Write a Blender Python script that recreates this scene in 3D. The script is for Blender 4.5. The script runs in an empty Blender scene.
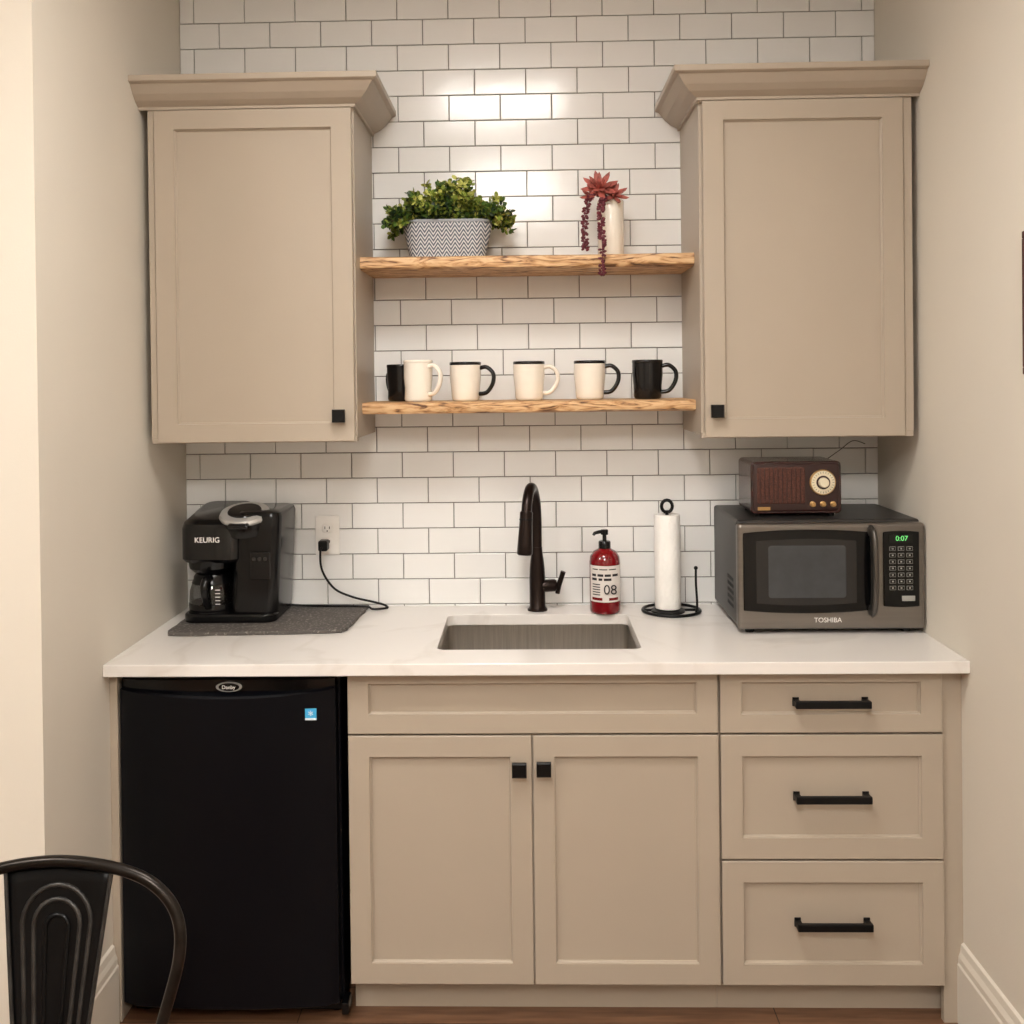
import bpy, bmesh, math, random
from mathutils import Vector, Matrix, Euler
random.seed(7)
scene=bpy.context.scene
try:
    scene.view_settings.view_transform='Standard'
    scene.view_settings.look='None'
except Exception as e: print(e)

# ---------------------------------------------------------------- helpers
def lin(c):
    o=[]
    for v in c[:3]:
        v=v/255.
        o.append(v/12.92 if v<=.04045 else ((v+.055)/1.055)**2.4)
    return (o[0],o[1],o[2],1)
def mat(name,col,rough=.5,metal=0,coat=0,var=.04,vscale=12,bump=0,bscale=60,trans=0,ior=1.45,spec=.5,emit=None,estr=0,stretch=None):
    m=bpy.data.materials.new(name);m.use_nodes=True
    nt=m.node_tree;b=nt.nodes['Principled BSDF']
    c=lin(col)
    b.inputs['Roughness'].default_value=rough;b.inputs['Metallic'].default_value=metal
    b.inputs['Coat Weight'].default_value=coat;b.inputs['Coat Roughness'].default_value=.08
    b.inputs['IOR'].default_value=ior;b.inputs['Specular IOR Level'].default_value=spec
    b.inputs['Transmission Weight'].default_value=trans
    if emit: b.inputs['Emission Color'].default_value=lin(emit);b.inputs['Emission Strength'].default_value=estr
    tc=nt.nodes.new('ShaderNodeTexCoord');vec=tc.outputs['Object']
    if stretch:
        mp=nt.nodes.new('ShaderNodeMapping');mp.inputs['Scale'].default_value=stretch
        nt.links.new(vec,mp.inputs['Vector']);vec=mp.outputs['Vector']
    n=nt.nodes.new('ShaderNodeTexNoise');n.inputs['Scale'].default_value=vscale;n.inputs['Detail'].default_value=4
    nt.links.new(vec,n.inputs['Vector'])
    r=nt.nodes.new('ShaderNodeValToRGB')
    r.color_ramp.elements[0].color=tuple(x*(1-var) for x in c[:3])+(1,)
    r.color_ramp.elements[1].color=tuple(min(1,x*(1+var)) for x in c[:3])+(1,)
    r.color_ramp.elements[0].position=.3;r.color_ramp.elements[1].position=.7
    nt.links.new(n.outputs['Fac'],r.inputs['Fac']);nt.links.new(r.outputs['Color'],b.inputs['Base Color'])
    if bump:
        n2=nt.nodes.new('ShaderNodeTexNoise');n2.inputs['Scale'].default_value=bscale;n2.inputs['Detail'].default_value=2
        nt.links.new(vec,n2.inputs['Vector'])
        bp=nt.nodes.new('ShaderNodeBump');bp.inputs['Strength'].default_value=bump;bp.inputs['Distance'].default_value=.005
        nt.links.new(n2.outputs['Fac'],bp.inputs['Height']);nt.links.new(bp.outputs['Normal'],b.inputs['Normal'])
    return m
def empty(name,loc=(0,0,0),rz=0):
    e=bpy.data.objects.new(name,None);e.empty_display_size=.05
    scene.collection.objects.link(e);e.location=loc;e.rotation_euler=(0,0,rz);return e
def mk(name,verts,faces,m,parent=None,smooth=False,ang=35,bevel=0,bseg=2):
    me=bpy.data.meshes.new(name);me.from_pydata([tuple(v) for v in verts],[],faces)
    bm=bmesh.new();bm.from_mesh(me);bmesh.ops.recalc_face_normals(bm,faces=bm.faces);bm.to_mesh(me);bm.free()
    return fin(name,me,m,parent,smooth,ang,bevel,bseg)
def fin(name,me,m,parent=None,smooth=False,ang=35,bevel=0,bseg=2):
    if isinstance(m,(list,tuple)):
        for x in m: me.materials.append(x)
    else: me.materials.append(m)
    if smooth:
        for p in me.polygons:p.use_smooth=True
        me.set_sharp_from_angle(angle=math.radians(ang))
    o=bpy.data.objects.new(name,me);scene.collection.objects.link(o)
    if parent:o.parent=parent
    if bevel:
        b=o.modifiers.new('bev','BEVEL');b.width=bevel;b.segments=bseg;b.limit_method='ANGLE';b.angle_limit=math.radians(40)
    return o
def box(name,x0,x1,y0,y1,z0,z1,m,parent=None,bevel=0,bseg=2):
    v=[(x0,y0,z0),(x1,y0,z0),(x1,y1,z0),(x0,y1,z0),(x0,y0,z1),(x1,y0,z1),(x1,y1,z1),(x0,y1,z1)]
    f=[(0,3,2,1),(4,5,6,7),(0,1,5,4),(1,2,6,5),(2,3,7,6),(3,0,4,7)]
    return mk(name,v,f,m,parent,bevel=bevel,bseg=bseg)
def rrect(x0,x1,y0,y1,r,n=6):
    p=[]
    for cx,cy,a in((x1-r,y1-r,0),(x0+r,y1-r,90),(x0+r,y0+r,180),(x1-r,y0+r,270)):
        for i in range(n+1):
            t=math.radians(a+90*i/n);p.append((cx+r*math.cos(t),cy+r*math.sin(t)))
    return p
def ax(axis,a,b,c):
    return {'z':(a,b,c),'y':(a,c,b),'x':(c,a,b)}[axis]
def prism(name,pts,axis,c0,c1,m,parent=None,bevel=0,bseg=2,smooth=False,taper=None):
    n=len(pts)
    cx=sum(p[0] for p in pts)/n;cy=sum(p[1] for p in pts)/n;t=taper or 1
    v=[ax(axis,a,b,c0) for a,b in pts]+[ax(axis,cx+(a-cx)*t,cy+(b-cy)*t,c1) for a,b in pts]
    f=[tuple(range(n)),tuple(range(n,2*n))]+[(i,(i+1)%n,n+(i+1)%n,n+i) for i in range(n)]
    return mk(name,v,f,m,parent,bevel=bevel,bseg=bseg,smooth=smooth)
def loft(name,loops,m,parent=None,cap=(True,True),smooth=True,ang=35):
    n=len(loops[0]);v=[p for l in loops for p in l];f=[]
    for k in range(len(loops)-1):
        for i in range(n):
            f.append((k*n+i,k*n+(i+1)%n,(k+1)*n+(i+1)%n,(k+1)*n+i))
    if cap[0]:f.append(tuple(range(n)))
    if cap[1]:f.append(tuple(range((len(loops)-1)*n,len(loops)*n)))
    return mk(name,v,f,m,parent,smooth=smooth,ang=ang)
def lathe(name,prof,m,parent=None,c=(0,0,0),n=40,axis='z',sx=1,sy=1,ang=35):
    loops=[]
    for r,z in prof:
        r=max(r,.00005)
        loops.append([tuple(Vector(c)+Vector(ax(axis,r*sx*math.cos(2*math.pi*i/n),r*sy*math.sin(2*math.pi*i/n),z))) for i in range(n)])
    return loft(name,loops,m,parent,smooth=True,ang=ang)
def catmull(P,k=8,cyc=False):
    P=[Vector(p) for p in P];o=[];n=len(P)
    rng=range(n if cyc else n-1)
    for i in rng:
        if cyc:a,b,c,d=P[(i-1)%n],P[i],P[(i+1)%n],P[(i+2)%n]
        else:a,b,c,d=P[max(i-1,0)],P[i],P[i+1],P[min(i+2,n-1)]
        for j in range(k):
            t=j/k;o.append(.5*((2*b)+(c-a)*t+(2*a-5*b+4*c-d)*t*t+(-a+3*b-3*c+d)*t**3))
    if not cyc:o.append(P[-1])
    return o
def sweep(name,P,r,m,parent=None,n=14,cyc=False,flat=1):
    P=[Vector(p) for p in P];N=len(P)
    R=r if isinstance(r,(list,tuple)) else [r]*N
    T=[]
    for i in range(N):
        a=P[(i-1)%N] if (cyc or i>0) else P[i];b=P[(i+1)%N] if (cyc or i<N-1) else P[i]
        T.append((b-a).normalized())
    up=Vector((0,0,1)) if abs(T[0].z)<.9 else Vector((1,0,0))
    u=(up-T[0]*up.dot(T[0])).normalized();loops=[]
    for i in range(N):
        u=(u-T[i]*u.dot(T[i])).normalized();w=T[i].cross(u)
        loops.append([P[i]+(u*math.cos(2*math.pi*k/n)+w*math.sin(2*math.pi*k/n)*flat)*R[i] for k in range(n)])
    v=[p for l in loops for p in l];f=[]
    for k in range(N if cyc else N-1):
        q=(k+1)%N
        for i in range(n):f.append((k*n+i,k*n+(i+1)%n,q*n+(i+1)%n,q*n+i))
    if not cyc:f.append(tuple(range(n)));f.append(tuple(range((N-1)*n,N*n)))
    return mk(name,v,f,m,parent,smooth=True,ang=60)
def text(name,s,size,loc,m,parent=None,rot=(math.pi/2,0,0),ext=.0004):
    cu=bpy.data.curves.new(name,'FONT');cu.body=s;cu.size=size;cu.extrude=ext;cu.align_x='CENTER';cu.align_y='CENTER'
    t=bpy.data.objects.new(name+'_c',cu);scene.collection.objects.link(t)
    dg=bpy.context.evaluated_depsgraph_get()
    me=bpy.data.meshes.new_from_object(t.evaluated_get(dg))
    bpy.data.objects.remove(t);bpy.data.curves.remove(cu)
    o=fin(name,me,m,parent);o.location=loc;o.rotation_euler=rot;return o
def uvs(name,c,r,m,parent=None,s=(1,1,1),seg=20):
    bm=bmesh.new();bmesh.ops.create_uvsphere(bm,u_segments=seg,v_segments=seg//2,radius=r)
    for v in bm.verts:v.co=Vector((v.co.x*s[0],v.co.y*s[1],v.co.z*s[2]))+Vector(c)
    me=bpy.data.meshes.new(name);bm.to_mesh(me);bm.free()
    return fin(name,me,m,parent,smooth=True,ang=180)

# ---------------------------------------------------------------- materials
M={}
M['wall']=mat('wall_paint',(211,203,190),.75,var=.015,vscale=3,bump=.08,bscale=260)
M['ceil']=mat('ceiling_paint',(236,234,230),.9)
M['cab']=mat('taupe_cabinet_paint',(171,158,142),.42,var=.015,vscale=5,bump=.02,bscale=200)
M['grout']=mat('grout',(122,117,112),.9,bump=.2,bscale=300)
M['black']=mat('matte_black_metal',(9,9,10),.38,.2,spec=.35)
M['blackpl']=mat('black_plastic',(7,7,8),.2,spec=.4)
M['fridge']=mat('fridge_black',(4,5,10),.4,bump=.04,bscale=500,spec=.22)
M['bronze']=mat('oil_rubbed_bronze',(42,33,30),.28,.75)
M['steel']=mat('brushed_steel',(176,170,162),.3,.95,var=.12,vscale=4,bump=.08,bscale=10,stretch=(40,40,1.5))
M['chrome']=mat('chrome',(205,205,205),.15,1)
M['silver']=mat('silver_plastic',(190,188,185),.3,.5)
M['white']=mat('white_plastic',(238,235,230),.4)
M['cream']=mat('cream_ceramic',(238,230,217),.25,coat=.4)
M['paper']=mat('paper_towel',(240,237,232),.95,bump=.5,bscale=90)
M['black_cer']=mat('black_ceramic',(9,9,11),.2,spec=.5)
M['tile']=mat('white_glazed_tile',(230,229,227),.17,coat=.1,var=.02,vscale=4,bump=.14,bscale=22)
def quartz():
    m=mat('white_quartz',(228,222,216),.25,coat=.15,var=0)
    nt=m.node_tree;b=nt.nodes['Principled BSDF'];tc=[n for n in nt.nodes if n.type=='TEX_COORD'][0]
    for l in list(b.inputs['Base Color'].links):nt.links.remove(l)
    n=nt.nodes.new('ShaderNodeTexNoise');n.inputs['Scale'].default_value=1.6;n.inputs['Detail'].default_value=6;n.inputs['Distortion'].default_value=1.2
    r=nt.nodes.new('ShaderNodeValToRGB');e=r.color_ramp.elements
    e[0].position=.47;e[0].color=lin((226,221,216));e[1].position=.53;e[1].color=lin((226,221,216))
    k=e.new(.5);k.color=lin((219,213,207))
    nt.links.new(tc.outputs['Object'],n.inputs['Vector']);nt.links.new(n.outputs['Fac'],r.inputs['Fac']);nt.links.new(r.outputs['Color'],b.inputs['Base Color'])
    return m
M['quartz']=quartz()
def wood(name,c1,c2,c3,scale,stretch,rough=.5,dist=1.5,coat=0):
    m=mat(name,c1,rough,var=0,coat=coat);nt=m.node_tree;b=nt.nodes['Principled BSDF']
    tc=[n for n in nt.nodes if n.type=='TEX_COORD'][0]
    for l in list(b.inputs['Base Color'].links):nt.links.remove(l)
    mp=nt.nodes.new('ShaderNodeMapping');mp.inputs['Scale'].default_value=stretch
    n=nt.nodes.new('ShaderNodeTexNoise');n.inputs['Scale'].default_value=scale;n.inputs['Detail'].default_value=7;n.inputs['Distortion'].default_value=dist
    r=nt.nodes.new('ShaderNodeValToRGB');e=r.color_ramp.elements
    e[0].position=.35;e[0].color=lin(c3);e[1].position=.60;e[1].color=lin(c1);k=e.new(.46);k.color=lin(c2)
    nt.links.new(tc.outputs['Object'],mp.inputs['Vector']);nt.links.new(mp.outputs['Vector'],n.inputs['Vector'])
    nt.links.new(n.outputs['Fac'],r.inputs['Fac']);nt.links.new(r.outputs['Color'],b.inputs['Base Color'])
    bp=nt.nodes.new('ShaderNodeBump');bp.inputs['Strength'].default_value=.15;bp.inputs['Distance'].default_value=.003
    nt.links.new(n.outputs['Fac'],bp.inputs['Height']);nt.links.new(bp.outputs['Normal'],b.inputs['Normal'])
    return m
M['shelf']=wood('live_edge_wood',(216,180,136),(188,142,96),(92,60,36),5,(1.6,6,10),.5,dist=2.6)
M['radiowood']=wood('mahogany',(58,25,22),(44,17,16),(26,11,10),6,(1,6,6),.25,coat=.4)
def floormat():
    m=mat('wood_floor',(120,80,55),.4,var=0);nt=m.node_tree;b=nt.nodes['Principled BSDF']
    tc=[n for n in nt.nodes if n.type=='TEX_COORD'][0]
    for l in list(b.inputs['Base Color'].links):nt.links.remove(l)
    br=nt.nodes.new('ShaderNodeTexBrick');br.inputs['Scale'].default_value=1
    br.inputs['Brick Width'].default_value=1.2;br.inputs['Row Height'].default_value=.15;br.inputs['Mortar Size'].default_value=.0015
    br.inputs['Color1'].default_value=lin((142,104,78));br.inputs['Color2'].default_value=lin((112,80,58));br.inputs['Mortar'].default_value=lin((40,25,18))
    nt.links.new(tc.outputs['Object'],br.inputs['Vector'])
    mp=nt.nodes.new('ShaderNodeMapping');mp.inputs['Scale'].default_value=(2,26,1)
    n=nt.nodes.new('ShaderNodeTexNoise');n.inputs['Scale'].default_value=3;n.inputs['Detail'].default_value=8
    nt.links.new(tc.outputs['Object'],mp.inputs['Vector']);nt.links.new(mp.outputs['Vector'],n.inputs['Vector'])
    mx=nt.nodes.new('ShaderNodeMix');mx.data_type='RGBA';mx.blend_type='MULTIPLY';mx.inputs['Factor'].default_value=.7
    r=nt.nodes.new('ShaderNodeValToRGB');r.color_ramp.elements[0].position=.35;r.color_ramp.elements[0].color=(.45,.4,.38,1);r.color_ramp.elements[1].position=.65
    nt.links.new(n.outputs['Fac'],r.inputs['Fac'])
    nt.links.new(br.outputs['Color'],mx.inputs['A']);nt.links.new(r.outputs['Color'],mx.inputs['B']);nt.links.new(mx.outputs['Result'],b.inputs['Base Color'])
    return m
M['floor']=floormat()

# ---------------------------------------------------------------- room
L,R=-1.062,1.055
FY=-.95      # face of the projecting left wall
RX0=-3.2;RY0=-5.6;CH=2.9
box('floor',RX0-.1,R+.15,RY0-.1,.15,-.08,0,M['floor'])
box('ceiling',RX0-.1,R+.15,RY0-.1,.15,CH,CH+.08,M['ceil'])
box('wall_back',L-.12,R+.12,.003,.12,0,CH,M['grout'])
box('wall_left',RX0,L,FY,0.003,0,CH,M['wall'])       # solid return forming the alcove's left side
box('wall_right',R,R+.12,RY0,.003,0,CH,M['wall'])
box('wall_far_left',RX0-.12,RX0,RY0,FY,0,CH,M['wall'])
box('wall_rear',RX0-.12,R+.12,RY0-.12,RY0,0,CH,M['wall'])
prof=[(0,0),(.016,0),(.016,.145),(.013,.15),(.013,.165),(.008,.178),(.006,.195),(0,.2)]
def baseb(name,p0,p1,nrm):
    p0=Vector(p0);p1=Vector(p1);n=Vector(nrm)
    loops=[[tuple(q+n*a+Vector((0,0,b))) for a,b in prof] for q in(p0,p1)]
    return loft(name,loops,M['wall'],smooth=False)
baseb('baseboard_right',(R,-.585,0),(R,RY0,0),(-1,0,0))
baseb('baseboard_left',(L,-.605,0),(L,FY-.016,0),(1,0,0))
baseb('baseboard_front_left',(L+.016,FY,0),(RX0,FY,0),(0,-1,0))
def tiles():
    v=[];f=[];pz=.0778;pw=.1565;g=.0013
    k=0;z=.9152-.0778
    while z<CH:
        row=k-1
        ph=-.705 if row%2 else -.705+pw/2
        x=ph-pw*6
        while x<R:
            a=max(x+g,L+.001);b=min(x+pw-g,R-.001);c=z+g;d=min(z+pz-g,CH-.001)
            if b-a>.01 and d-c>.01:
                i=len(v);e=.0016;t=[random.uniform(-.00035,.00035) for _ in range(4)]
                v+=[(a,.004,c),(b,.004,c),(b,.004,d),(a,.004,d),(a,-.0028,c),(b,-.0028,c),(b,-.0028,d),(a,-.0028,d),
                    (a+e,-.004+t[0],c+e),(b-e,-.004+t[1],c+e),(b-e,-.004+t[2],d-e),(a+e,-.004+t[3],d-e)]
                for q in range(4):
                    w=(q+1)%4;f.append((i+q,i+w,i+4+w,i+4+q));f.append((i+4+q,i+4+w,i+8+w,i+8+q))
                f.append((i+8,i+9,i+10,i+11))
            x+=pw
        z+=pz;k+=1
    return mk('trim_subway_tile_backsplash',v,f,M['tile'])
tiles()

# ---------------------------------------------------------------- cabinetry
def shaker(name,x0,x1,z0,z1,yf,m,parent,st=.052,rt=.052,rb=.052,th=.02,dp=.0115):
    def lp(a,b,c,d,y):return [(a,y,c),(b,y,c),(b,y,d),(a,y,d)]
    e=.0015
    loops=[lp(x0,x1,z0,z1,yf+th),lp(x0,x1,z0,z1,yf+e),lp(x0+e,x1-e,z0+e,z1-e,yf),
           lp(x0+st,x1-st,z0+rb,z1-rt,yf),lp(x0+st+.001,x1-st-.001,z0+rb+.001,z1-rt-.001,yf+.006),
           lp(x0+st+.004,x1-st-.004,z0+rb+.004,z1-rt-.004,yf+.008),lp(x0+st+.0045,x1-st-.0045,z0+rb+.0045,z1-rt-.0045,yf+dp)]
    return loft(name,loops,m,parent,smooth=False)
def knob(name,x,z,yf,parent,s=.018):
    lathe(name+'_stem',[(.006,0),(.006,-.02)],M['black'],parent,c=(x,yf,z),axis='y',n=16)
    pts=[(x-s,z-s),(x+s,z-s),(x+s,z+s),(x-s,z+s)]
    def q(k,y):return [(x+(a-x)*k,y,z+(b-z)*k) for a,b in pts]
    loft(name,[q(.7,yf-.014),q(1,yf-.018),q(1,yf-.026),q(.85,yf-.029)],M['black'],parent,smooth=False)
def pull(name,x0,x1,z,yf,parent):
    box(name+'_bar',x0,x1,yf-.034,yf-.022,z-.009,z+.009,M['black'],parent,bevel=.002)
    for i,x in enumerate((x0,x1-.014)):
        box(name+'_post_%d'%i,x,x+.014,yf-.03,yf,z-.007,z+.007,M['black'],parent,bevel=.0015)
        box(name+'_foot_%d'%i,x-.001,x+.015,yf-.004,yf,z-.011,z+.011,M['black'],parent,bevel=.001)
YF=-.60
C=M['cab']
e=empty('sink_base_cabinet')
box('side_panel_a',-.464,-.446,-.58,-.01,.1,.879,C,e)
box('side_panel_b',.438,.456,-.58,-.01,.1,.879,C,e)
box('bottom_panel',-.446,.438,-.58,-.01,.1,.118,C,e)
box('back_panel',-.446,.438,-.012,-.006,.118,.879,C,e)
box('face_frame_top',-.446,.438,-.58,-.56,.70,.879,C,e)
box('face_frame_mid',-.03,.02,-.58,-.56,.118,.70,C,e)
box('toe_kick',-.464,.4575,-.53,-.512,0,.1,C,e)
shaker('false_drawer_front',-.463,.4545,.724,.8765,YF,C,e,rt=.027,rb=.048)
shaker('door_a',-.463,-.0065,.098,.7185,YF,C,e)
shaker('door_b',-.0025,.4555,.098,.7185,YF,C,e)
knob('knob_a',-.037,.641,YF,e);knob('knob_b',.0235,.643,YF,e)
e=empty('drawer_base_cabinet')
box('carcass',.4585,1.004,-.58,-.01,.1,.879,C,e)
box('toe_kick',.4585,1.03,-.53,-.512,0,.1,C,e)
box('wall_filler',1.006,R-.0005,-.588,-.57,0,.879,C,e)
shaker('drawer_front_1',.4605,1.003,.724,.8765,YF,C,e,rt=.027,rb=.045)
shaker('drawer_front_2',.461,1.004,.411,.7185,YF,C,e)
shaker('drawer_front_3',.4615,1.0045,.098,.4055,YF,C,e)
for i,z in enumerate((.802,.569,.257)):pull('pull_%d'%i,.638,.821,z,YF,e)
e=empty('fridge_side_panel')
box('panel',L+.0005,-1.042,-.60,-.01,0,.879,C,e,bevel=.001)
def crown(name,xw,xs,parent,sg):
    P=[(0,2.350),(.007,2.350),(.008,2.357),(.016,2.361),(.030,2.369),(.046,2.383),(.058,2.398),(.064,2.406),(.071,2.408),(.076,2.411),(.076,2.426),(0,2.426)]
    yf=-.345
    loops=[[(xw,yf-o,z) for o,z in P],[(xs+sg*o,yf-o,z) for o,z in P],[(xs+sg*o,-.0045,z) for o,z in P]]
    loft(name,loops,C,parent,smooth=False)
def wallcab(xw,xs,xo,dx0,dx1,parent,kx,kz):
    a,b=min(xo,xs),max(xo,xs)
    box('carcass',a,b,-.33,-.0045,1.445,2.425,C,parent,bevel=.001)
    box('light_rail',a,b,-.345,-.315,1.437,1.452,C,parent,bevel=.001)
    box('face_filler',a,b,-.345,-.33,2.346,2.36,C,parent)
    box('face_scribe',*( (a,dx0-.002) if abs(a)>abs(b) else (dx1+.002,b)),-.347,-.33,1.452,2.346,C,parent)
    shaker('door',dx0,dx1,1.439,2.348,-.353,C,parent,st=.055,rt=.052,rb=.05)
    crown('crown_molding',xw,xs,parent,1 if xs>xw else -1)
    knob('knob',kx,kz,-.353,parent,s=.0175)
e=empty('wall_cabinet');wallcab(L+.0005,-.474,-1.038,-1.020,-.478,e,-.518,1.509)
e=empty('wall_cabinet.001');wallcab(R-.0005,.466,1.034,.474,1.010,e,.503,1.511)

def countertop():
    bm=bmesh.new()
    outer=[(L+.0005,-.64),(R-.0005,-.64),(R-.0005,-.0045),(L+.0005,-.0045)]
    inner=rrect(-.247,.279,-.512,-.128,.025,5)
    def loop(pts):
        vs=[bm.verts.new((x,y,.91)) for x,y in pts];return [bm.edges.new((vs[i],vs[(i+1)%len(vs)])) for i in range(len(vs))]
    ed=loop(outer)+loop(inner)
    bmesh.ops.triangle_fill(bm,edges=ed,use_beauty=True)
    r=bmesh.ops.extrude_face_region(bm,geom=bm.faces[:])
    for g in r['geom']:
        if isinstance(g,bmesh.types.BMVert):g.co.z=.88
    bmesh.ops.recalc_face_normals(bm,faces=bm.faces)
    me=bpy.data.meshes.new('countertop');bm.to_mesh(me);bm.free()
    fin('countertop',me,M['quartz'],bevel=.002,bseg=2)
countertop()
e=empty('kitchen_sink')
def rl(x0,x1,y0,y1,r,z):return [(a,b,z) for a,b in rrect(x0,x1,y0,y1,r,5)]
loft('basin',[rl(-.262,.294,-.527,-.113,.03,.8785),rl(-.249,.281,-.514,-.126,.026,.8785),rl(-.247,.279,-.511,-.129,.025,.72),rl(-.235,.267,-.499,-.141,.02,.70)],M['steel'],e,cap=(False,True),ang=50)
lathe('drain',[(.045,.7005),(.045,.703),(.032,.7035),(.028,.701),(.0,.7008)],M['chrome'],e,c=(.016,-.3,0),n=32)

# ---------------------------------------------------------------- shelves
def shelf(name,z0,z1,seed):
    rnd=random.Random(seed)
    xs=[-.4735+i*(.9385)/60 for i in range(61)]
    ph=[rnd.uniform(0,6) for _ in range(6)]
    def w(x,k):return .006*math.sin(5*x+ph[k])+.004*math.sin(13*x+ph[k+1])+.002*math.sin(37*x+ph[k+2])
    v=[];f=[]
    for x in xs:
        y=-.25+w(x,0)*.8;b=-.247+w(x,3)
        v+=[(x,-.0045,z0),(x,b+.010,z0),(x,y+.001,z0+.006+.3*w(x,1)),(x,y-.002,(z0+z1)/2),(x,y,z1-.004),(x,y+.006,z1),(x,-.0045,z1)]
    n=7
    for i in range(60):
        for j in range(n):f.append((i*n+j,i*n+(j+1)%n,(i+1)*n+(j+1)%n,(i+1)*n+j))
    f.append(tuple(range(n)));f.append(tuple(range(60*n,61*n)))
    return mk(name,v,f,M['shelf'],smooth=True,ang=40)
shelf('floating_shelf',1.916,1.952,1)
shelf('floating_shelf.001',1.508,1.540,5)

# ---------------------------------------------------------------- mini fridge
e=empty('mini_fridge')
F=M['fridge']
FX0,FX1=-1.036,-.494
box('body',-1.030,-.488,-.555,-.04,.03,.862,F,e,bevel=.006)
def fr_loop(z,in_=0,x0=FX0,x1=FX1,bulge=.018):
    p=[];n=16
    for i in range(n+1):
        t=i/n;x=x0+in_+(x1-x0-2*in_)*t
        s=1-(2*t-1)**2
        edge=.010*(1-min(1,min(t,1-t)*14))**2
        p.append((x,-.607-bulge*s+edge+in_,z))
    p+=[(x1-in_,-.56,z),(x0+in_,-.56,z)]
    return p
lo=[]
for z,i in((.045,.004),(.05,0),(.20,0),(.5,0),(.8,0)):lo.append(fr_loop(z,i))
def sag(z,i):
    o=[]
    for k,(x,y,zz) in enumerate(fr_loop(z,i)):
        t=(x-FX0)/(FX1-FX0);o.append((x,y,zz-.018*(1-(2*t-1)**2)))
    return o
lo+= [sag(.838,0),sag(.843,.005)]
loft('door',lo,F,e,ang=30)
lo=[fr_loop(.832,.008,bulge=.004),fr_loop(.834,.002,bulge=.006),fr_loop(.862,.002,bulge=.006),fr_loop(.866,.006,bulge=.006)]
loft('top_trim',[[(x,y+.006,z) for x,y,z in l] for l in lo],M['blackpl'],e,ang=30)
lathe('badge_ring',[(.031,0),(.033,-.006),(.029,-.009),(.026,-.006)],M['silver'],e,c=(-.757,-.604,.846),axis='y',sy=.38,n=32)
lathe('badge_face',[(.027,0),(.026,-.007),(.0,-.008)],M['blackpl'],e,c=(-.757,-.604,.846),axis='y',sy=.38,n=32)
text('badge_text','Danby',.013,(-.757,-.6135,.846),M['white'],e)
M['stick']=mat('blue_label',(70,170,220),.4);M['stickw']=mat('label_white',(225,235,240),.4)
sx=-.552
box('sticker',sx-.014,sx+.014,-.6165,-.6120,.765,.793,M['stick'],e)
box('sticker_band',sx-.014,sx+.014,-.617,-.6165,.765,.770,M['stickw'],e)
text('sticker_star','*',.03,(sx,-.617,.776),M['stickw'],e)
box('kick_grille',-1.02,-.495,-.565,-.545,.012,.044,M['blackpl'],e,bevel=.003)
for i,(x,y) in enumerate(((-1.0,-.53),(-.51,-.53),(-1.0,-.08),(-.51,-.08))):
    lathe('foot_%d'%i,[(.016,0),(.016,.02),(.01,.022),(.01,.032)],M['blackpl'],e,c=(x,y,0),n=16)
box('hinge',-.488,-.470,-.60,-.55,.02,.05,M['blackpl'],e,bevel=.003)

# ---------------------------------------------------------------- faucet
e=empty('kitchen_faucet',(.017,-.069,.91))
B=M['bronze']
lathe('base_flange',[(.030,0),(.030,.004),(.026,.008),(.0235,.012),(.0235,.100),(.0225,.125),(.020,.150),(.0165,.175),(.0155,.19),(.0,.19)],B,e)
neck=[(0,0,.17),(0,0,.22),(0,0,.275),(-.003,-.012,.328),(-.010,-.045,.366),(-.018,-.085,.374),(-.026,-.12,.348),(-.030,-.138,.310)]
cp=catmull(neck,8);sweep('gooseneck',cp,.0150,B,e,n=20)
d0=Vector((-.030,-.138,.315));dr=Vector((-.006,-.012,-.115)).normalized()
sweep('spray_head',[d0+dr*t for t in(0,.004,.006,.03,.095,.120,.125)],[.015,.0185,.0185,.0185,.0215,.0225,.019],B,e,n=24)
sweep('head_ring',[d0+dr*t for t in(.022,.024,.026)],[.0192,.0198,.0192],M['black'],e,n=24)
sweep('handle_hub',[(.015,0,.072),(.052,0,.074),(.058,0,.074)],[.0185,.0185,.015],B,e,n=20)
sweep('lever',[(.060,-.002,.050),(.064,-.003,.075),(.073,-.004,.100),(.078,-.005,.116)],[.007,.0085,.0075,.008],B,e,n=12)

# ---------------------------------------------------------------- soap bottle
e=empty('soap_dispenser_bottle',(.217,-.1,.91))
M['redsoap']=mat('red_soap_bottle',(122,14,22),.16,coat=.4,trans=.1)
lathe('bottle',[(.040,0),(.0445,.004),(.0455,.012),(.0455,.150),(.043,.166),(.034,.180),(.020,.188),(.0155,.192),(.0155,.200),(0,.2)],M['redsoap'],e,ang=50)
M['label']=mat('paper_label',(222,214,208),.6)
def arcstrip(name,r,a0,a1,z0,z1,m,par,n=20):
    v=[];f=[]
    for i in range(n+1):
        a=math.radians(a0+(a1-a0)*i/n)
        v+=[(r*math.cos(a),r*math.sin(a),z0),(r*math.cos(a),r*math.sin(a),z1)]
    for i in range(n):f.append((2*i,2*i+2,2*i+3,2*i+1))
    return mk(name,v,f,m,par,smooth=True)
arcstrip('label',.0460,-160,-20,.038,.144,M['label'],e)
M['ink']=mat('ink',(35,28,30),.6)
for i,(z,segs) in enumerate(((.132,((-145,-120),(-115,-85),(-80,-50))),(.113,((-148,-128),(-122,-100),(-95,-72),(-66,-40))),(.101,((-148,-125),(-118,-104),(-98,-70))))):
    for j,(a,b) in enumerate(segs):arcstrip('print_%d_%d'%(i,j),.0463,a,b,z,z+(.003 if i==0 else .007),M['ink'],e,n=8)
arcstrip('print_red',.0463,-148,-104,.043,.051,M['redsoap'],e)
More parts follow.
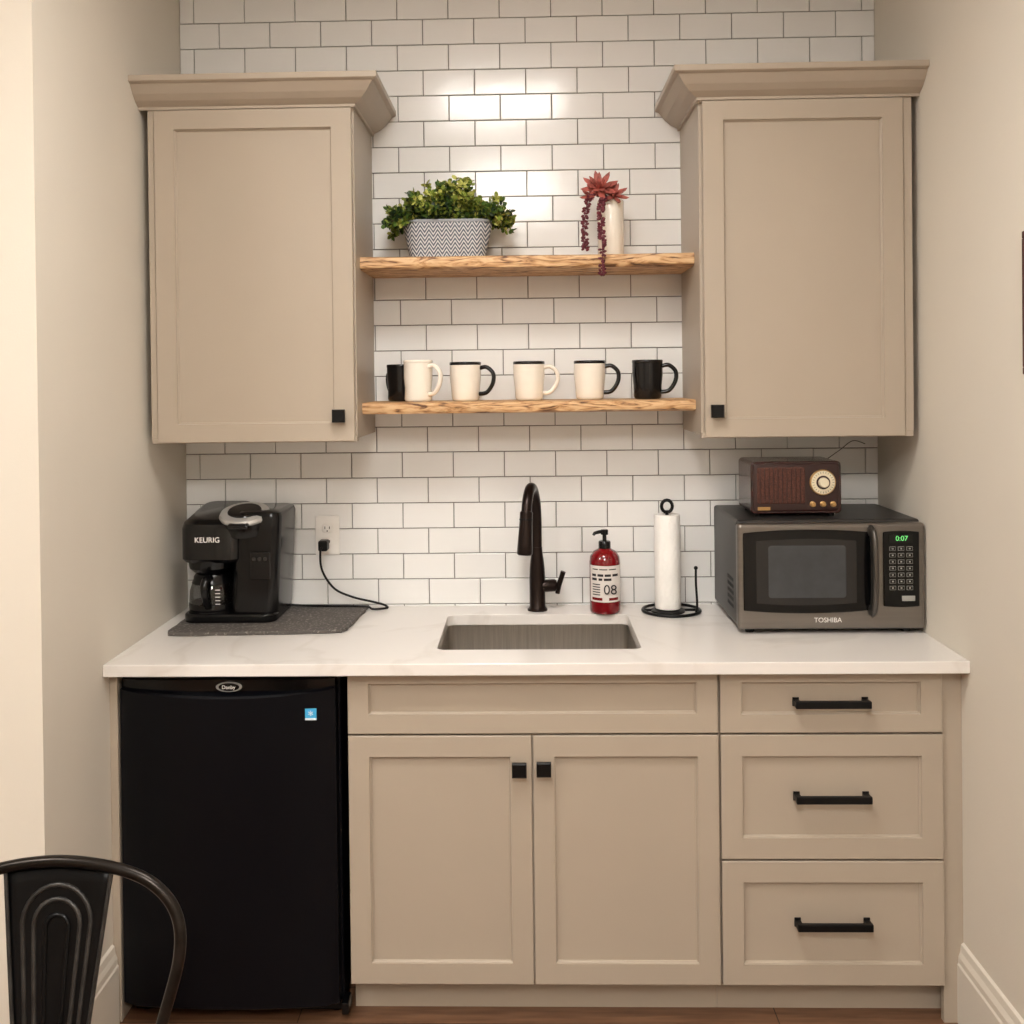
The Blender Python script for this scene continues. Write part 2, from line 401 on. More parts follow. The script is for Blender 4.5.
arcstrip('print_red_b',.0463,-80,-40,.043,.051,M['redsoap'],e)
text('print_number','08',.040,(.012,-.0475,.074),M['ink'],e)
for i in range(5):arcstrip('print_small_%d'%i,.0463,-145,-112,.058+i*.0075,.061+i*.0075,M['ink'],e)
lathe('collar',[(.018,.190),(.018,.208),(.016,.211),(.006,.212),(.006,.228),(.011,.23),(.011,.243),(.009,.245),(0,.245)],M['blackpl'],e,n=28)
sweep('pump_spout',[(0,0,.238),(-.015,-.008,.239),(-.030,-.014,.236),(-.034,-.016,.230)],[.006,.0055,.005,.004],M['blackpl'],e)

# ---------------------------------------------------------------- paper towels
e=empty('paper_towel_holder',(.412,-.1,.91))
ring=[(.084*math.cos(a*math.pi/24),.080*math.sin(a*math.pi/24),.005) for a in range(48)]
sweep('base_ring',ring,.0045,M['black'],e,cyc=True,n=10)
lathe('base_disc',[(.050,.001),(.050,.006),(.045,.008),(0,.008)],M['black'],e,c=(-.01,0,0))
sweep('base_bar',[(-.084,0,.005),(.084,0,.005)],.004,M['black'],e,n=8)
lathe('towel_roll',[(.012,.012),(.037,.012),(.038,.016),(.038,.284),(.036,.288),(.014,.288),(.012,.28)],M['paper'],e,c=(-.01,0,0))
sweep('center_post',[(-.01,0,.006),(-.01,0,.30)],.005,M['black'],e)
lp=[(-.01+.016*math.sin(a*math.pi/8),0,.312-.018*math.cos(a*math.pi/8)) for a in range(16)]
sweep('top_loop',lp,.005,M['black'],e,cyc=True,n=8)
sweep('tension_arm',catmull([(.065,-.045,.005),(.069,-.045,.03),(.066,-.045,.09),(.066,-.045,.135)],5),.0035,M['black'],e,n=8)
uvs('arm_tip',(.066,-.045,.137),.006,M['black'],e)

# ---------------------------------------------------------------- microwave
e=empty('microwave_oven')
M['mwbody']=mat('dark_stainless',(126,120,114),.33,.85,var=.06,vscale=4,bump=.03,bscale=20,stretch=(1,1,30))
M['mwcase']=mat('microwave_case',(62,59,57),.4,.6)
M['glass']=mat('black_glass',(6,6,7),.08,spec=.4)
M['screen']=mat('oven_window_mesh',(34,32,31),.25,var=.1,vscale=400)
x0,x1,z0,z1,yf=.552,1.050,.924,1.208,-.38
box('case',x0+.003,x1-.003,yf+.03,-.012,z0+.002,z1+.006,M['mwcase'],e,bevel=.008,bseg=3)
box('front_frame',x0,x1,yf,yf+.035,z0,z1,M['mwbody'],e,bevel=.01,bseg=4)
def lens(name,xa,xb,za,zb,y,m,r,bulge,par):
    loops=[]
    for k,(ins,dy) in enumerate(((0,0),(.001,-bulge*.6),(.004,-bulge))):
        loops.append([(a,y+dy,b) for a,b in rrect(xa+ins,xb-ins,za+ins,zb-ins,max(r-ins,.001),6)])
    loft(name,loops,m,par,ang=40)
def barrel(name,xa,xb,za,zb,y,m,par,bow=.008,th=.004):
    p=[];n=14
    for i in range(n+1):
        t=i/n;p.append((xa+(xb-xa)*t,za-bow*(1-(2*t-1)**2)))
    for i in range(n+1):
        t=i/n;p.append((xb-(xb-xa)*t,zb+bow*(1-(2*t-1)**2)))
    return prism(name,p,'y',y,y-th,m,par,bevel=.003,bseg=2)
barrel('door_glass',.566,.905,.976,1.184,yf,M['glass'],e,bow=.008)
barrel('window_mesh',.600,.866,.996,1.162,yf-.004,M['screen'],e,bow=.006,th=.0008)
M['mesh2']=mat('oven_cavity',(58,60,62),.3,var=.15,vscale=30)
lens('window_inner',.632,.838,1.010,1.150,yf-.0048,M['mesh2'],.008,.0006,e)
hp=catmull([(.905,yf,1.188),(.905,yf-.024,1.174),(.905,yf-.034,1.082),(.905,yf-.024,.990),(.905,yf,.976)],6)
M['mwhandle']=mat('handle_steel',(92,88,84),.3,.85)
sweep('handle',hp,.0165,M['mwhandle'],e,n=16,flat=.55)
barrel('control_panel',.937,1.032,.986,1.184,yf,M['glass'],e,bow=.003)
M['disp']=mat('display',(8,12,10),.2);M['led']=mat('led_digits',(120,220,130),.4,emit=(90,210,110),estr=.6)
box('display',.952,1.015,yf-.0055,yf-.003,1.155,1.178,M['disp'],e)
text('clock','0:07',.019,(.985,yf-.0062,1.167),M['led'],e)
M['key']=mat('key_print',(150,148,142),.5)
for r_ in range(7):
    for c_ in range(3):
        xx=.953+c_*.0225;zz=1.140-r_*.0175
        box('key_%d_%d'%(r_,c_),xx,xx+.0165,yf-.0046,yf-.0035,zz-.0055,zz+.0055,M['key'],e,bevel=.001)
        box('keyface_%d_%d'%(r_,c_),xx+.0010,xx+.0155,yf-.0049,yf-.0045,zz-.0045,zz+.0045,M['disp'],e)
        box('keymark_%d_%d'%(r_,c_),xx+.006,xx+.0105,yf-.0051,yf-.0048,zz-.002,zz+.002,M['key'],e)
box('start_button',.985,1.020,yf-.0049,yf-.0035,1.000,1.014,M['key'],e,bevel=.001)
text('brand','TOSHIBA',.018,(.79,yf-.0008,.949),M['white'],e)
for r_ in range(5):
    for c_ in range(7):
        box('vent_%d_%d'%(r_,c_),x0+.0022,x0+.0032,-.30+c_*.012,-.294+c_*.012,.965+r_*.018,.975+r_*.018,M['black'],e)
for i,(x,y) in enumerate(((.59,-.34),(1.01,-.34),(.59,-.05),(1.01,-.05))):
    lathe('foot_%d'%i,[(.012,0),(.014,.01),(.014,.018)],M['blackpl'],e,c=(x,y,.91),n=16)

# ---------------------------------------------------------------- radio
e=empty('vintage_radio',(.732,-.20,1.215))
W=.124
fp=rrect(-W,W,.008,.152,.012,5)
prism('cabinet',fp,'y',-.09,.075,M['radiowood'],e,bevel=.003,bseg=3,smooth=True)
M['grille']=mat('speaker_cloth',(84,50,40),.8,var=.4,vscale=260,bump=.6,bscale=500)
M['brass']=mat('brass',(190,155,105),.3,.9)
M['dialc']=mat('dial_cream',(225,214,186),.4)
M['frontred']=mat('radio_front',(42,17,16),.3,coat=.4)
lens('front_panel',-W+.006,W-.006,.014,.146,-.0905,M['frontred'],.009,.002,e)
lens('speaker_grille',-W+.016,.024,.036,.136,-.0925,M['grille'],.006,.002,e)
for i in range(10):
    x=-W+.024+i*.0122
    box('grille_slat_%d'%i,x,x+.0014,-.0962,-.0940,.038,.134,M['frontred'],e)
lathe('tuning_dial',[(.036,0),(.036,-.004),(.034,-.006),(0,-.006)],M['brass'],e,c=(.072,-.092,.094),axis='y')
lathe('dial_face',[(.032,0),(.032,-.001),(0,-.001)],M['dialc'],e,c=(.072,-.0985,.094),axis='y')
lathe('dial_inner',[(.019,0),(.019,-.001),(0,-.001)],M['frontred'],e,c=(.072,-.0990,.094),axis='y')
lathe('dial_knob',[(.014,0),(.013,-.012),(.011,-.014),(0,-.014)],M['dialc'],e,c=(.072,-.0995,.094),axis='y')
for i in range(24):
    a=i*math.pi/12
    box('tick_%d'%i,-.0005,.0005,-.0005,0,.025,.030,M['ink'],e).matrix_local=Matrix.Translation((.072,-.1,.094))@Matrix.Rotation(a,4,'Y')
for i,x in enumerate((.044,.072,.100)):
    lathe('small_knob_%d'%i,[(.008,0),(.008,-.003),(.006,-.004),(.006,-.013),(0,-.014)],M['brass'],e,c=(x,-.092,.034),axis='y',n=20)
box('badge',-.106,-.072,-.0945,-.092,.018,.027,M['brass'],e)
for i,(x,y) in enumerate(((-.10,-.07),(.10,-.07),(-.10,.06),(.10,.06))):
    lathe('foot_%d'%i,[(.009,-.001),(.010,.009)],M['blackpl'],e,c=(x,y,0),n=12)
sweep('antenna_wire',catmull([(.09,.07,.12),(.13,.10,.135),(.19,.14,.165),(.24,.175,.19),(.28,.185,.180)],6),.0012,M['black'],e,n=6)

# ---------------------------------------------------------------- slate mat, coffee maker
def slatemat():
    m=mat('slate',(84,79,75),.75,var=.22,vscale=7,bump=.5,bscale=50)
    nt=m.node_tree;b=nt.nodes['Principled BSDF'];src=b.inputs['Base Color'].links[0].from_socket
    tc=[n for n in nt.nodes if n.type=='TEX_COORD'][0]
    n=nt.nodes.new('ShaderNodeTexNoise');n.inputs['Scale'].default_value=130;n.inputs['Detail'].default_value=3
    nt.links.new(tc.outputs['Object'],n.inputs['Vector'])
    r=nt.nodes.new('ShaderNodeValToRGB');r.color_ramp.elements[0].position=.56;r.color_ramp.elements[1].position=.68
    nt.links.new(n.outputs['Fac'],r.inputs['Fac'])
    mx=nt.nodes.new('ShaderNodeMix');mx.data_type='RGBA';nt.links.new(r.outputs['Color'],mx.inputs['Factor'])
    nt.links.new(src,mx.inputs['A']);mx.inputs['B'].default_value=lin((138,132,126));nt.links.new(mx.outputs['Result'],b.inputs['Base Color'])
    return m
M['slate']=slatemat()
rnd=random.Random(3)
base=[(-1.008,-.368),(-.516,-.342),(-.494,-.034),(-1.002,-.04)]
P=[]
for i in range(4):
    a,b=Vector(base[i]),Vector(base[(i+1)%4])
    for k in range(10):
        t=k/10
        q=a.lerp(b,t);j=.003 if k else .0
        P.append((q.x+rnd.uniform(-j,j),q.y+rnd.uniform(-j,j)))
P[0]=(-.998,-.360);P[10]=(-.525,-.336)
prism('slate_serving_board',P,'z',.9105,.921,M['slate'],bevel=.002)
CMZ=.9215
e=empty('coffee_maker',(-.856,-.142,CMZ))
K=M['blackpl']
M['kgray']=mat('gloss_charcoal_plastic',(12,12,13),.18,spec=.5)
prism('base',rrect(-.136,.130,-.123,.115,.035,6),'z',0,.026,K,e,bevel=.006,bseg=3,smooth=True)
lathe('warming_plate',[(.066,.026),(.066,.029),(.062,.0305),(0,.0305)],M['kgray'],e,c=(-.068,-.052,0))
def tower(name,x0,x1,y0,y1,zs,m,r=.03):
    lo=[]
    for z,i,dx in zs:
        lo.append([(a+dx,b,z) for a,b in rrect(x0+i,x1-i,y0+i,y1-i,max(r-i*.3,.004),6)])
    loft(name,lo,m,e,ang=32)
tower('rear_column',-.134,.0,.024,.115,[(.02,0,0),(.30,0,0)],K,.02)
tower('water_tank_tower',.004,.138,-.108,.115,[(.02,0,-.008),(.26,0,.004),(.296,.0,.006),(.308,.004,.006),(.313,.014,.006)],K,.03)
def slope(z,y):return z-(.115-y)*.16 if z>.25 else z
lo=[]
for z,i in((.170,.008),(.180,0),(.300,0),(.316,.005),(.324,.018)):
    lo.append([(a,b,slope(z,b)) for a,b in rrect(-.141+i,.030-i,-.122+i,.115-i,max(.035-i*.3,.004),6)])
loft('brew_head',lo,M['kgray'],e,ang=32)
tower('filter_basket',-.132,-.006,-.118,.01,[(.136,.016,0),(.150,.004,0),(.176,.0,0)],K,.05)
T=Matrix.Translation((.034,-.066,.288))@Matrix.Rotation(math.radians(17),4,'X')
for nm,pr,mm in(('pod_lid',[(.068,-.03),(.070,.012),(.066,.020),(.058,.024),(0,.025)],K),
                ('silver_ring',[(.0705,.008),(.0725,.014),(.068,.023),(.054,.026),(.052,.025)],M['silver']),
                ('lid_center',[(.048,.025),(.046,.028),(0,.029)],M['kgray'])):
    o=lathe(nm,pr,mm,e,n=48);o.matrix_local=T
o=box('lid_handle',-.030,.030,-.086,-.062,.004,.018,M['kgray'],e,bevel=.006,bseg=3);o.matrix_local=T
text('brand','KEURIG',.021,(-.060,-.1235,.236),M['white'],e)
M['carafe']=mat('carafe_glass',(190,190,190),.03,trans=1,var=0)
cc=(-.068,-.052,0)
lathe('carafe',[(.050,.0315),(.062,.036),(.0655,.055),(.064,.082),(.056,.108),(.050,.118),(.048,.117),(.054,.107),(.0615,.082),(.063,.055),(.059,.039),(.0,.037)],M['carafe'],e,c=cc,ang=60)
lathe('carafe_lid',[(.0565,.104),(.058,.106),(.0525,.118),(.052,.124),(.046,.133),(0,.134)],K,e,c=cc)
lathe('carafe_base_ring',[(.063,.0315),(.0665,.033),(.067,.047),(.0665,.048)],K,e,c=cc)
hp=catmull([(-.060,-.100,.124),(-.062,-.132,.126),(-.064,-.146,.105),(-.062,-.138,.070),(-.060,-.118,.045)],6)
sweep('carafe_handle',hp,.0085,K,e,n=12,flat=1.3)
for i in range(5):
    box('graduation_%d'%i,-.042,-.028,-.1135,-.1130,.052+i*.010,.0535+i*.010,M['white'],e)
box('button_panel',.058,.116,-.1125,-.106,.12,.20,M['kgray'],e,bevel=.003)
for i in range(3):
    lathe('button_%d'%i,[(.006,0),(.005,-.002),(0,-.002)],M['mwcase'],e,c=(.070+i*.016,-.1125,.18),axis='y',n=16)
o=Vector((-.856,-.142,CMZ))
cord=[(-.632,-.045,1.103),(-.637,-.060,1.085),(-.632,-.058,1.03),(-.598,-.050,.975),(-.545,-.045,.948),(-.485,-.040,.932),(-.452,-.035,.922),(-.437,-.045,.9155),(-.450,-.058,.9145),(-.480,-.064,.9150),(-.503,-.066,.9235),(-.60,-.070,.926),(-.69,-.07,.928),(-.745,-.078,.935)]
sweep('power_cord',[p-o for p in catmull(cord,8)],.0034,M['black'],e,n=8)
pb=Vector((-.632,-.03,1.103))-o
box('plug',pb.x-.014,pb.x+.014,pb.y-.022,pb.y+.018,pb.z-.016,pb.z+.016,M['black'],e,bevel=.005,bseg=3)

e=empty('wall_outlet',(-.625,-.004,1.130))
box('plate',-.037,.037,-.005,0,-.060,.060,M['white'],e,bevel=.003,bseg=3)
for s,z in(('a',.021),('b',-.021)):
    lens('receptacle_'+s,-.017,.017,z-.014,z+.014,-.005,M['white'],.010,.0015,e)
    for k,x in enumerate((-.007,.007)):box('slot_%s_%d'%(s,k),x-.0012,x+.0012,-.0068,-.0063,z-.002,z+.006,M['black'],e)
    lathe('ground_'+s,[(.0022,0),(0,-.0005)],M['black'],e,c=(0,-.0065,z-.008),axis='y',n=10)

# ---------------------------------------------------------------- mugs
def mug(name,x,y,z,body,rim,handle,h=.114,r=.0455,rb=.037,ha=0,band=.009):
    e=empty(name,(x,y,z),ha)
    lathe('body',[(rb-.004,0),(rb,.002),(rb+.003,.008),(r-.003,.040),(r,.070),(r,h-band)],body,e,ang=60)
    lathe('rim_and_inside',[(r,h-band),(r+.0008,h-band+.001),(r+.0008,h-.002),(r-.001,h),(r-.003,h),(r-.0045,h-.003),(r-.005,.06),(rb-.003,.008),(0,.006)],rim,e,ang=60)
    q=catmull([(r-.002,0,h*.84),(r+.018,0,h*.86),(r+.037,0,h*.70),(r+.036,0,h*.45),(r+.018,0,h*.22),(r-.005,0,h*.18)],6)
    sweep('handle',q,.0062,handle,e,n=12,flat=1.3)
ZM=1.5405
K=M['black_cer'];W_=M['cream']
mug('coffee_mug',-.384,-.075,ZM,K,K,K,h=.110,r=.042,ha=2.2)
mug('coffee_mug.001',-.322,-.175,ZM,W_,W_,W_,h=.121,r=.0415,rb=.037,ha=-.55)
mug('coffee_mug.002',-.187,-.14,ZM,W_,K,K,ha=-.15)
mug('coffee_mug.003',-.001,-.14,ZM,W_,K,W_,ha=-.1)
mug('coffee_mug.004',.176,-.14,ZM,W_,K,K,ha=-.1)
mug('coffee_mug.005',.344,-.14,ZM,K,K,K,r=.044,ha=-.1)

# ---------------------------------------------------------------- boxwood planter
e=empty('potted_boxwood_plant',(-.235,-.13,1.9525))
def chevmat():
    m=mat('chevron_ceramic',(200,200,200),.6,var=0);nt=m.node_tree;b=nt.nodes['Principled BSDF']
    tc=[n for n in nt.nodes if n.type=='TEX_COORD'][0]
    for l in list(b.inputs['Base Color'].links):nt.links.remove(l)
    sp=nt.nodes.new('ShaderNodeSeparateXYZ');nt.links.new(tc.outputs['Object'],sp.inputs[0])
    def mth(op,a,bv=None):
        n=nt.nodes.new('ShaderNodeMath');n.operation=op
        for i,q in enumerate((a,bv)):
            if q is None:continue
            if isinstance(q,(int,float)):n.inputs[i].default_value=q
            else:nt.links.new(q,n.inputs[i])
        return n.outputs[0]
    pp=mth('PINGPONG',sp.outputs['X'],.0125)
    s=mth('ADD',sp.outputs['Z'],mth('MULTIPLY',pp,1.5))
    fr=mth('FRACT',mth('MULTIPLY',s,1/.0125))
    g=mth('GREATER_THAN',fr,.42)
    r=nt.nodes.new('ShaderNodeValToRGB');r.color_ramp.interpolation='CONSTANT'
    r.color_ramp.elements[0].color=lin((205,206,208));r.color_ramp.elements[1].position=.5;r.color_ramp.elements[1].color=lin((88,94,106))
    nt.links.new(g,r.inputs['Fac']);nt.links.new(r.outputs['Color'],b.inputs['Base Color']);return m
M['chev']=chevmat()
M['plgray']=mat('planter_rim',(150,154,160),.6)
def stad(hx,hy,z,n=10):
    return [(a,b,z) for a,b in rrect(-hx,hx,-hy,hy,hy*.98,n)]
loft('planter',[stad(.106,.038,0),stad(.109,.041,.002),stad(.133,.054,.106)],M['chev'],e,cap=(True,False),ang=30)
loft('planter_rim',[stad(.133,.054,.106),stad(.135,.056,.107),stad(.135,.056,.114),stad(.129,.050,.114),stad(.127,.048,.095)],M['plgray'],e,cap=(False,False))
M['soil']=mat('soil',(50,38,28),.95,bump=1,bscale=80)
loft('soil',[stad(.126,.047,.098),stad(.05,.02,.110)],M['soil'],e,cap=(False,True))
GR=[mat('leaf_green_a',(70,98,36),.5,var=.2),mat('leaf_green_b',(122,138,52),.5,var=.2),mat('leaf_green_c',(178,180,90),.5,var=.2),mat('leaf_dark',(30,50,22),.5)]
def leaves(name,parent,stems,rnd,L0=.0165,W0=.0115):
    v=[];f=[];mi=[]
    sv=[];sf=[]
    for (p0,p1,p2,bright) in stems:
        pts=catmull([p0,p1,p2],5);N=len(pts)
        for i in range(N-1):
            a,b=pts[i],pts[i+1];k=len(sv);w=Vector((.0009,0,0));w2=Vector((0,.0009,0))
            sv+= [a-w,a+w,a+w2,b-w,b+w,b+w2];sf+=[(k,k+1,k+4,k+3),(k+1,k+2,k+5,k+4),(k+2,k,k+3,k+5)]
        for i in range(2,N):
            d=(pts[i]-pts[i-1]).normalized()
            for s in range(rnd.choice((3,4))):
                side=Vector((rnd.gauss(0,1),rnd.gauss(0,1),rnd.gauss(0,.8)));side=(side-d*side.dot(d)).normalized()
                dr=(side+d*rnd.uniform(.1,.9)).normalized();nn=dr.cross(Vector((rnd.gauss(0,1),rnd.gauss(0,1),rnd.gauss(0,1)))).normalized()
                up=nn.cross(dr)
                l=L0*rnd.uniform(.7,1.25);w=W0*rnd.uniform(.75,1.2)/2;o=pts[i]
                k=len(v)
                v+=[o,o+dr*l*.35+nn*w+up*.0015,o+dr*l*.75+nn*w*.85+up*.001,o+dr*l,o+dr*l*.75-nn*w*.85+up*.001,o+dr*l*.35-nn*w+up*.0015,o+dr*l*.5]
                f+=[(k,k+1,k+6),(k+1,k+2,k+6),(k+2,k+3,k+6),(k+3,k+4,k+6),(k+4,k+5,k+6),(k+5,k,k+6)]
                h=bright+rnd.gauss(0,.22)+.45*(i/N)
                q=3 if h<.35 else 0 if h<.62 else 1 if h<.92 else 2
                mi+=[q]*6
    me=bpy.data.meshes.new(name);me.from_pydata([tuple(q) for q in v],[],f)
    for g in GR:me.materials.append(g)
    for p,q in zip(me.polygons,mi):p.material_index=q
    ob=bpy.data.objects.new(name,me);scene.collection.objects.link(ob);ob.parent=parent
    mk(name+'_stems',sv,sf,GR[3],parent)
rnd=random.Random(11);st=[]
for i in range(210):
    x=rnd.uniform(-.11,.11);y=rnd.uniform(-.035,.035)
    p0=Vector((x,y,.10))
    ang=x/.11*1.2+rnd.gauss(0,.3);fy=rnd.gauss(-.1,.6)
    Lh=rnd.uniform(.055,.142)*(1-.15*abs(x)/.11)
    d=Vector((math.sin(ang),fy*.7,math.cos(ang)*.9+.05)).normalized()
    p2=p0+d*Lh;p2.z-=.022*abs(math.sin(ang))
    if p2.y>.10:p2.y=.10
    p2.x=max(-.172,min(.188,p2.x))
    p1=(p0+p2)/2+Vector((0,0,.012))
    st.append((p0,p1,p2,rnd.uniform(0,.65)))
leaves('foliage',e,st,rnd)

# ---------------------------------------------------------------- succulent
e=empty('potted_succulent',(.243,-.125,1.9525))
lathe('pot',[(.036,0),(.038,.003),(.0385,.165),(.037,.169),(.034,.169),(.034,.150)],M['cream'],e)
lathe('soil',[(.0345,.150),(.02,.156),(0,.158)],M['soil'],e)
M['red1']=mat('succulent_red',(164,86,76),.45,var=.4,vscale=50);M['red2']=mat('succulent_burgundy',(98,36,48),.45,var=.3,vscale=90)
def rosette(name,c,r,tilt,layers):
    v=[];f=[]
    Rm=Euler(tilt).to_matrix()
    for li,(cnt,ln,el,off) in enumerate(layers):
        for k in range(cnt):
            a=2*math.pi*(k+off)/cnt;ca,sa=math.cos(a),math.sin(a);l=r*ln;w=l*.17
            ce,se=math.cos(el),math.sin(el)
            def P(t,s,h):
                x=l*t;return Vector(c)+Rm@Vector((x*ce*ca-s*sa-h*se*ca,x*ce*sa+s*ca-h*se*sa,x*se+h*ce+.002*li))
            i=len(v)
            v+=[P(.05,-w*.5,0),P(.05,w*.5,0),P(.55,-w,.002),P(.55,w,.002),P(.82,-w*.6,.003),P(.82,w*.6,.003),P(1,0,.006),
                P(.05,0,-.004),P(.55,0,-.006),P(.82,0,-.003)]
            f+=[(i,i+2,i+3,i+1),(i+2,i+4,i+5,i+3),(i+4,i+6,i+5),(i,i+7,i+8,i+2),(i+7,i+1,i+3,i+8),(i+2,i+8,i+9,i+4),(i+8,i+3,i+5,i+9),(i+4,i+9,i+6),(i+9,i+5,i+6)]
    return mk(name,v,f,M['red1'],e)
rosette('rosette_big',(-.034,-.035,.200),.058,(1.05,-.2,0),[(8,1,.15,0),(7,.78,.5,.5),(5,.55,.9,.2),(4,.35,1.2,.5)])
rosette('rosette_small',(.006,-.030,.180),.048,(.9,.45,0),[(7,1,.25,0),(6,.75,.6,.5),(4,.45,1.0,.2)])
rosette('rosette_side',(-.058,-.030,.178),.034,(.8,-.7,0),[(7,1,.3,0),(5,.6,.8,.5)])
sweep('rosette_stem',catmull([(0,0,.15),(-.01,-.015,.172),(-.032,-.033,.198)],5),.004,M['red2'],e)
sweep('rosette_stem_2',catmull([(.005,0,.15),(.008,-.008,.165),(.006,-.026,.178)],5),.004,M['red2'],e)
def strand(name,pts,rnd,n):
    c=catmull(pts,12);bm=bmesh.new()
    for i in range(n):
        t=i/(n-1)*(len(c)-1);k=min(int(t),len(c)-2);p=c[k].lerp(c[k+1],t-k)
        for s in range(3):
            a=rnd.uniform(0,6.28);rr=.0072
            q=p+Vector((math.cos(a)*rr,math.sin(a)*rr*.6,rnd.uniform(-.003,.003)))
            mt=Matrix.Translation(q)@Euler((rnd.uniform(-.6,.6),rnd.uniform(-.6,.6),a)).to_matrix().to_4x4()@Matrix.Diagonal((1.2,.75,.75,1))
            bmesh.ops.create_icosphere(bm,subdivisions=1,radius=.0054,matrix=mt)
    me=bpy.data.meshes.new(name);bm.to_mesh(me);bm.free()
    fin(name,me,M['red2'],e,smooth=True,ang=180)
    sweep(name+'_stem',c,.0013,M['red2'],e,n=6)
rnd=random.Random(2)
strand('trailing_strand_a',[(0,0,.152),(-.022,-.028,.176),(-.058,-.052,.176),(-.077,-.062,.13),(-.079,-.063,.07),(-.078,-.062,.020)],rnd,44)
strand('trailing_strand_b',[(0,-.01,.152),(-.02,-.05,.168),(-.034,-.085,.14),(-.036,-.115,.08),(-.036,-.146,.02),(-.037,-.148,-.060)],rnd,52)

# ---------------------------------------------------------------- metal chair
e=empty('metal_dining_chair',(-.777,-1.49,0))
M['gun']=mat('gunmetal',(13,13,14),.36,.5,var=.25,vscale=9,spec=.4)
M['gunedge']=mat('worn_black_metal',(42,38,35),.3,.85,var=.4,vscale=20)
M['gunridge']=mat('rubbed_metal_ridge',(58,56,54),.4,.6,var=.4,vscale=30)
G=M['gun']
def hoopy(z):return .0-(.832-z)*.16
hp=[(-.150,hoopy(.45)-.0,.45),(-.160,hoopy(.52),.52),(-.182,hoopy(.60),.60),(-.203,hoopy(.69),.69),(-.195,hoopy(.752),.752),(-.155,hoopy(.796),.796),(-.09,hoopy(.820),.820),(0,0,.830)]
hp=hp+[(-x,y,z) for x,y,z in reversed(hp[:-1])]
sweep('back_hoop',catmull(hp,8),.0095,M['gunedge'],e,n=14)
v=[];f=[];nz=14;nx=10
for i in range(nz+1):
    t=i/nz;z=.44+t*.385;hw=.042+.046*(t**.9)
    for j in range(nx+1):
        s=2*j/nx-1;v.append((s*hw,hoopy(z)+.006*(1-s*s),z-(.006*s*s if t>.9 else 0)))
for i in range(nz):
    for j in range(nx):
        a=i*(nx+1)+j;f.append((a,a+1,a+nx+2,a+nx+1))
sp_=mk('back_splat',v,f,G,e,smooth=True,ang=60);sm=sp_.modifiers.new('s','SOLIDIFY');sm.thickness=.003
for s in(-1,1):
    sweep('splat_edge_%s'%('a' if s<0 else 'b'),[(s*(.042+.046*((i/10)**.9)),hoopy(.44+.385*i/10),.44+.385*i/10-(.004 if i==10 else 0)) for i in range(11)],.0035,M['gunridge'],e,n=8)
for k,(hw,zt,zb) in enumerate(((.056,.792,.47),(.038,.770,.50),(.019,.746,.53))):
    q=[];kk=.66
    for i in range(13):
        a=math.pi*i/12;q.append((hw*math.cos(a),zt-hw+hw*math.sin(a)))
    for i in range(13):
        a=math.pi+math.pi*i/12;q.append((hw*kk*math.cos(a),zb+hw*kk+hw*kk*math.sin(a)))
    sweep('splat_rib_%d'%k,[(x,hoopy(z)+.0005+.006*(1-min(1,(x/.08)**2)),z) for x,z in q],.0042,M['gunridge'] if k<2 else G,e,cyc=True,n=8)
sy0,sy1=-.395,-.045
lo=[[(a,b,z) for a,b in rrect(-.175+i,.175-i,sy0+i,sy1-i,.05,6)] for z,i in((.425,0),(.445,0),(.452,.006),(.449,.02),(.447,.06))]
loft('seat',lo,G,e,ang=50)
for i,(x,y,bx,by) in enumerate(((-.15,sy0+.03,-.20,sy0-.03),(.15,sy0+.03,.20,sy0-.03),(-.15,sy1-.02,-.20,sy1+.05),(.15,sy1-.02,.20,sy1+.05))):
    ps=[Vector((x,y,.44)),Vector((x*1.05,y,.36)),Vector((bx,by,0.002))]
    sweep('leg_%d'%i,ps,[.022,.020,.013],G,e,n=10)
    lathe('leg_cap_%d'%i,[(.016,0),(.016,.012),(.012,.016)],M['blackpl'],e,c=(bx,by,0),n=12)
sweep('brace_a',[(-.175,sy0,.25),(.175,sy1+.01,.25)],.006,G,e);sweep('brace_b',[(.175,sy0,.235),(-.175,sy1+.01,.235)],.006,G,e)

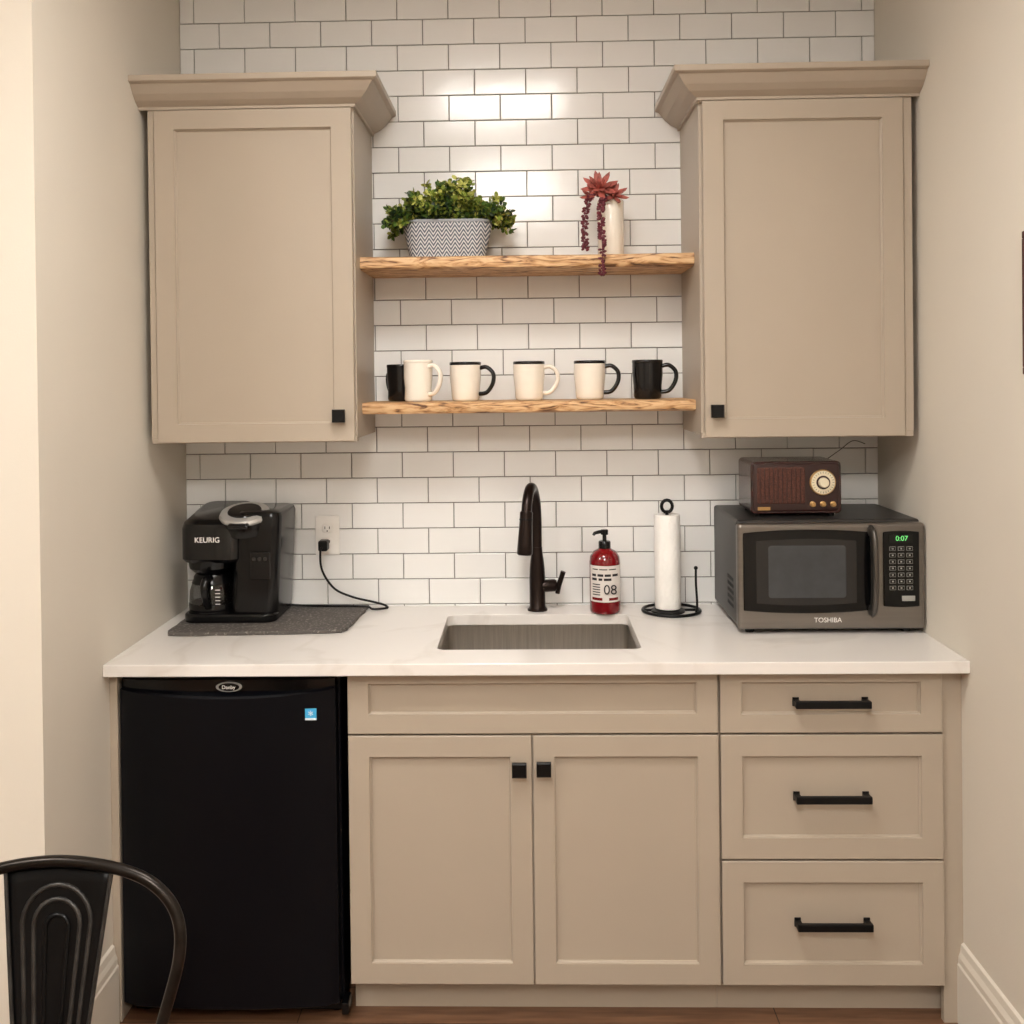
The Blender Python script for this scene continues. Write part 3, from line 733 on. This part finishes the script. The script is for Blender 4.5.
# ---------------------------------------------------------------- picture on right wall
e=empty('framed_picture',(R,-1.154,1.752))
M['art']=mat('art_print',(150,60,50),.6,var=.6,vscale=9)
M['frame']=mat('picture_frame',(70,36,32),.5)
for nm,a,b,c,d in(('top',-.2,.2,.135,.15),('bottom',-.2,.2,-.15,-.135),('near',-.2,-.185,-.135,.135),('far',.185,.2,-.135,.135)):
    box('frame_'+nm,-.022,-.0005,a,b,c,d,M['frame'],e,bevel=.002)
box('print',-.010,-.001,-.185,.185,-.135,.135,M['art'],e)

# ---------------------------------------------------------------- ceiling light panels
def panelmat(n,s):return mat(n,(255,251,245),.5,var=0,emit=(255,251,245),estr=s)
def troffer(name,x,y,m,hx=.3,hy=.3):
    e=empty(name,(x,y,CH))
    box('diffuser',-hx+.02,hx-.02,-hy+.02,hy-.02,-.012,-.004,m,e)
    for nm,a,b,c,d in(('a',-hx,hx,-hy,-hy+.02),('b',-hx,hx,hy-.02,hy),('c',-hx,-hx+.02,-hy+.02,hy-.02),('d',hx-.02,hx,-hy+.02,hy-.02)):
        box('trim_'+nm,a,b,c,d,-.018,-.0005,M['white'],e)
P1=panelmat('led_panel_soft',33);P2=panelmat('led_panel',50)
troffer('ceiling_light_panel',-.12,-1.62,P1)
troffer('ceiling_light_panel.001',-.12,-3.9,P2,.3,.6)
troffer('ceiling_light_panel.002',-2.1,-2.6,P2)
w=bpy.data.worlds.new('world');scene.world=w;w.use_nodes=True
w.node_tree.nodes['Background'].inputs[0].default_value=(.9,.95,1,1);w.node_tree.nodes['Background'].inputs[1].default_value=.3

# ---------------------------------------------------------------- camera
cam=bpy.data.cameras.new('camera');co=bpy.data.objects.new('camera',cam);scene.collection.objects.link(co)
yaw,pit,rol=.025,.0087,-.0116
fw=Vector((-math.sin(yaw)*math.cos(pit),math.cos(yaw)*math.cos(pit),-math.sin(pit)))
rt=Vector((math.cos(yaw),math.sin(yaw),0));up=rt.cross(fw)
r2=rt*math.cos(rol)+up*math.sin(rol);u2=-rt*math.sin(rol)+up*math.cos(rol)
m=Matrix((( r2.x,u2.x,-fw.x,-.0077),(r2.y,u2.y,-fw.y,-3.1268),(r2.z,u2.z,-fw.z,1.6085),(0,0,0,1)))
co.matrix_world=m
cam.sensor_width=36;cam.sensor_fit='HORIZONTAL';cam.lens=36*1021.663/1024
cam.shift_x=(512-501.26)/1024;cam.shift_y=(386.2-512)/1024
scene.camera=co
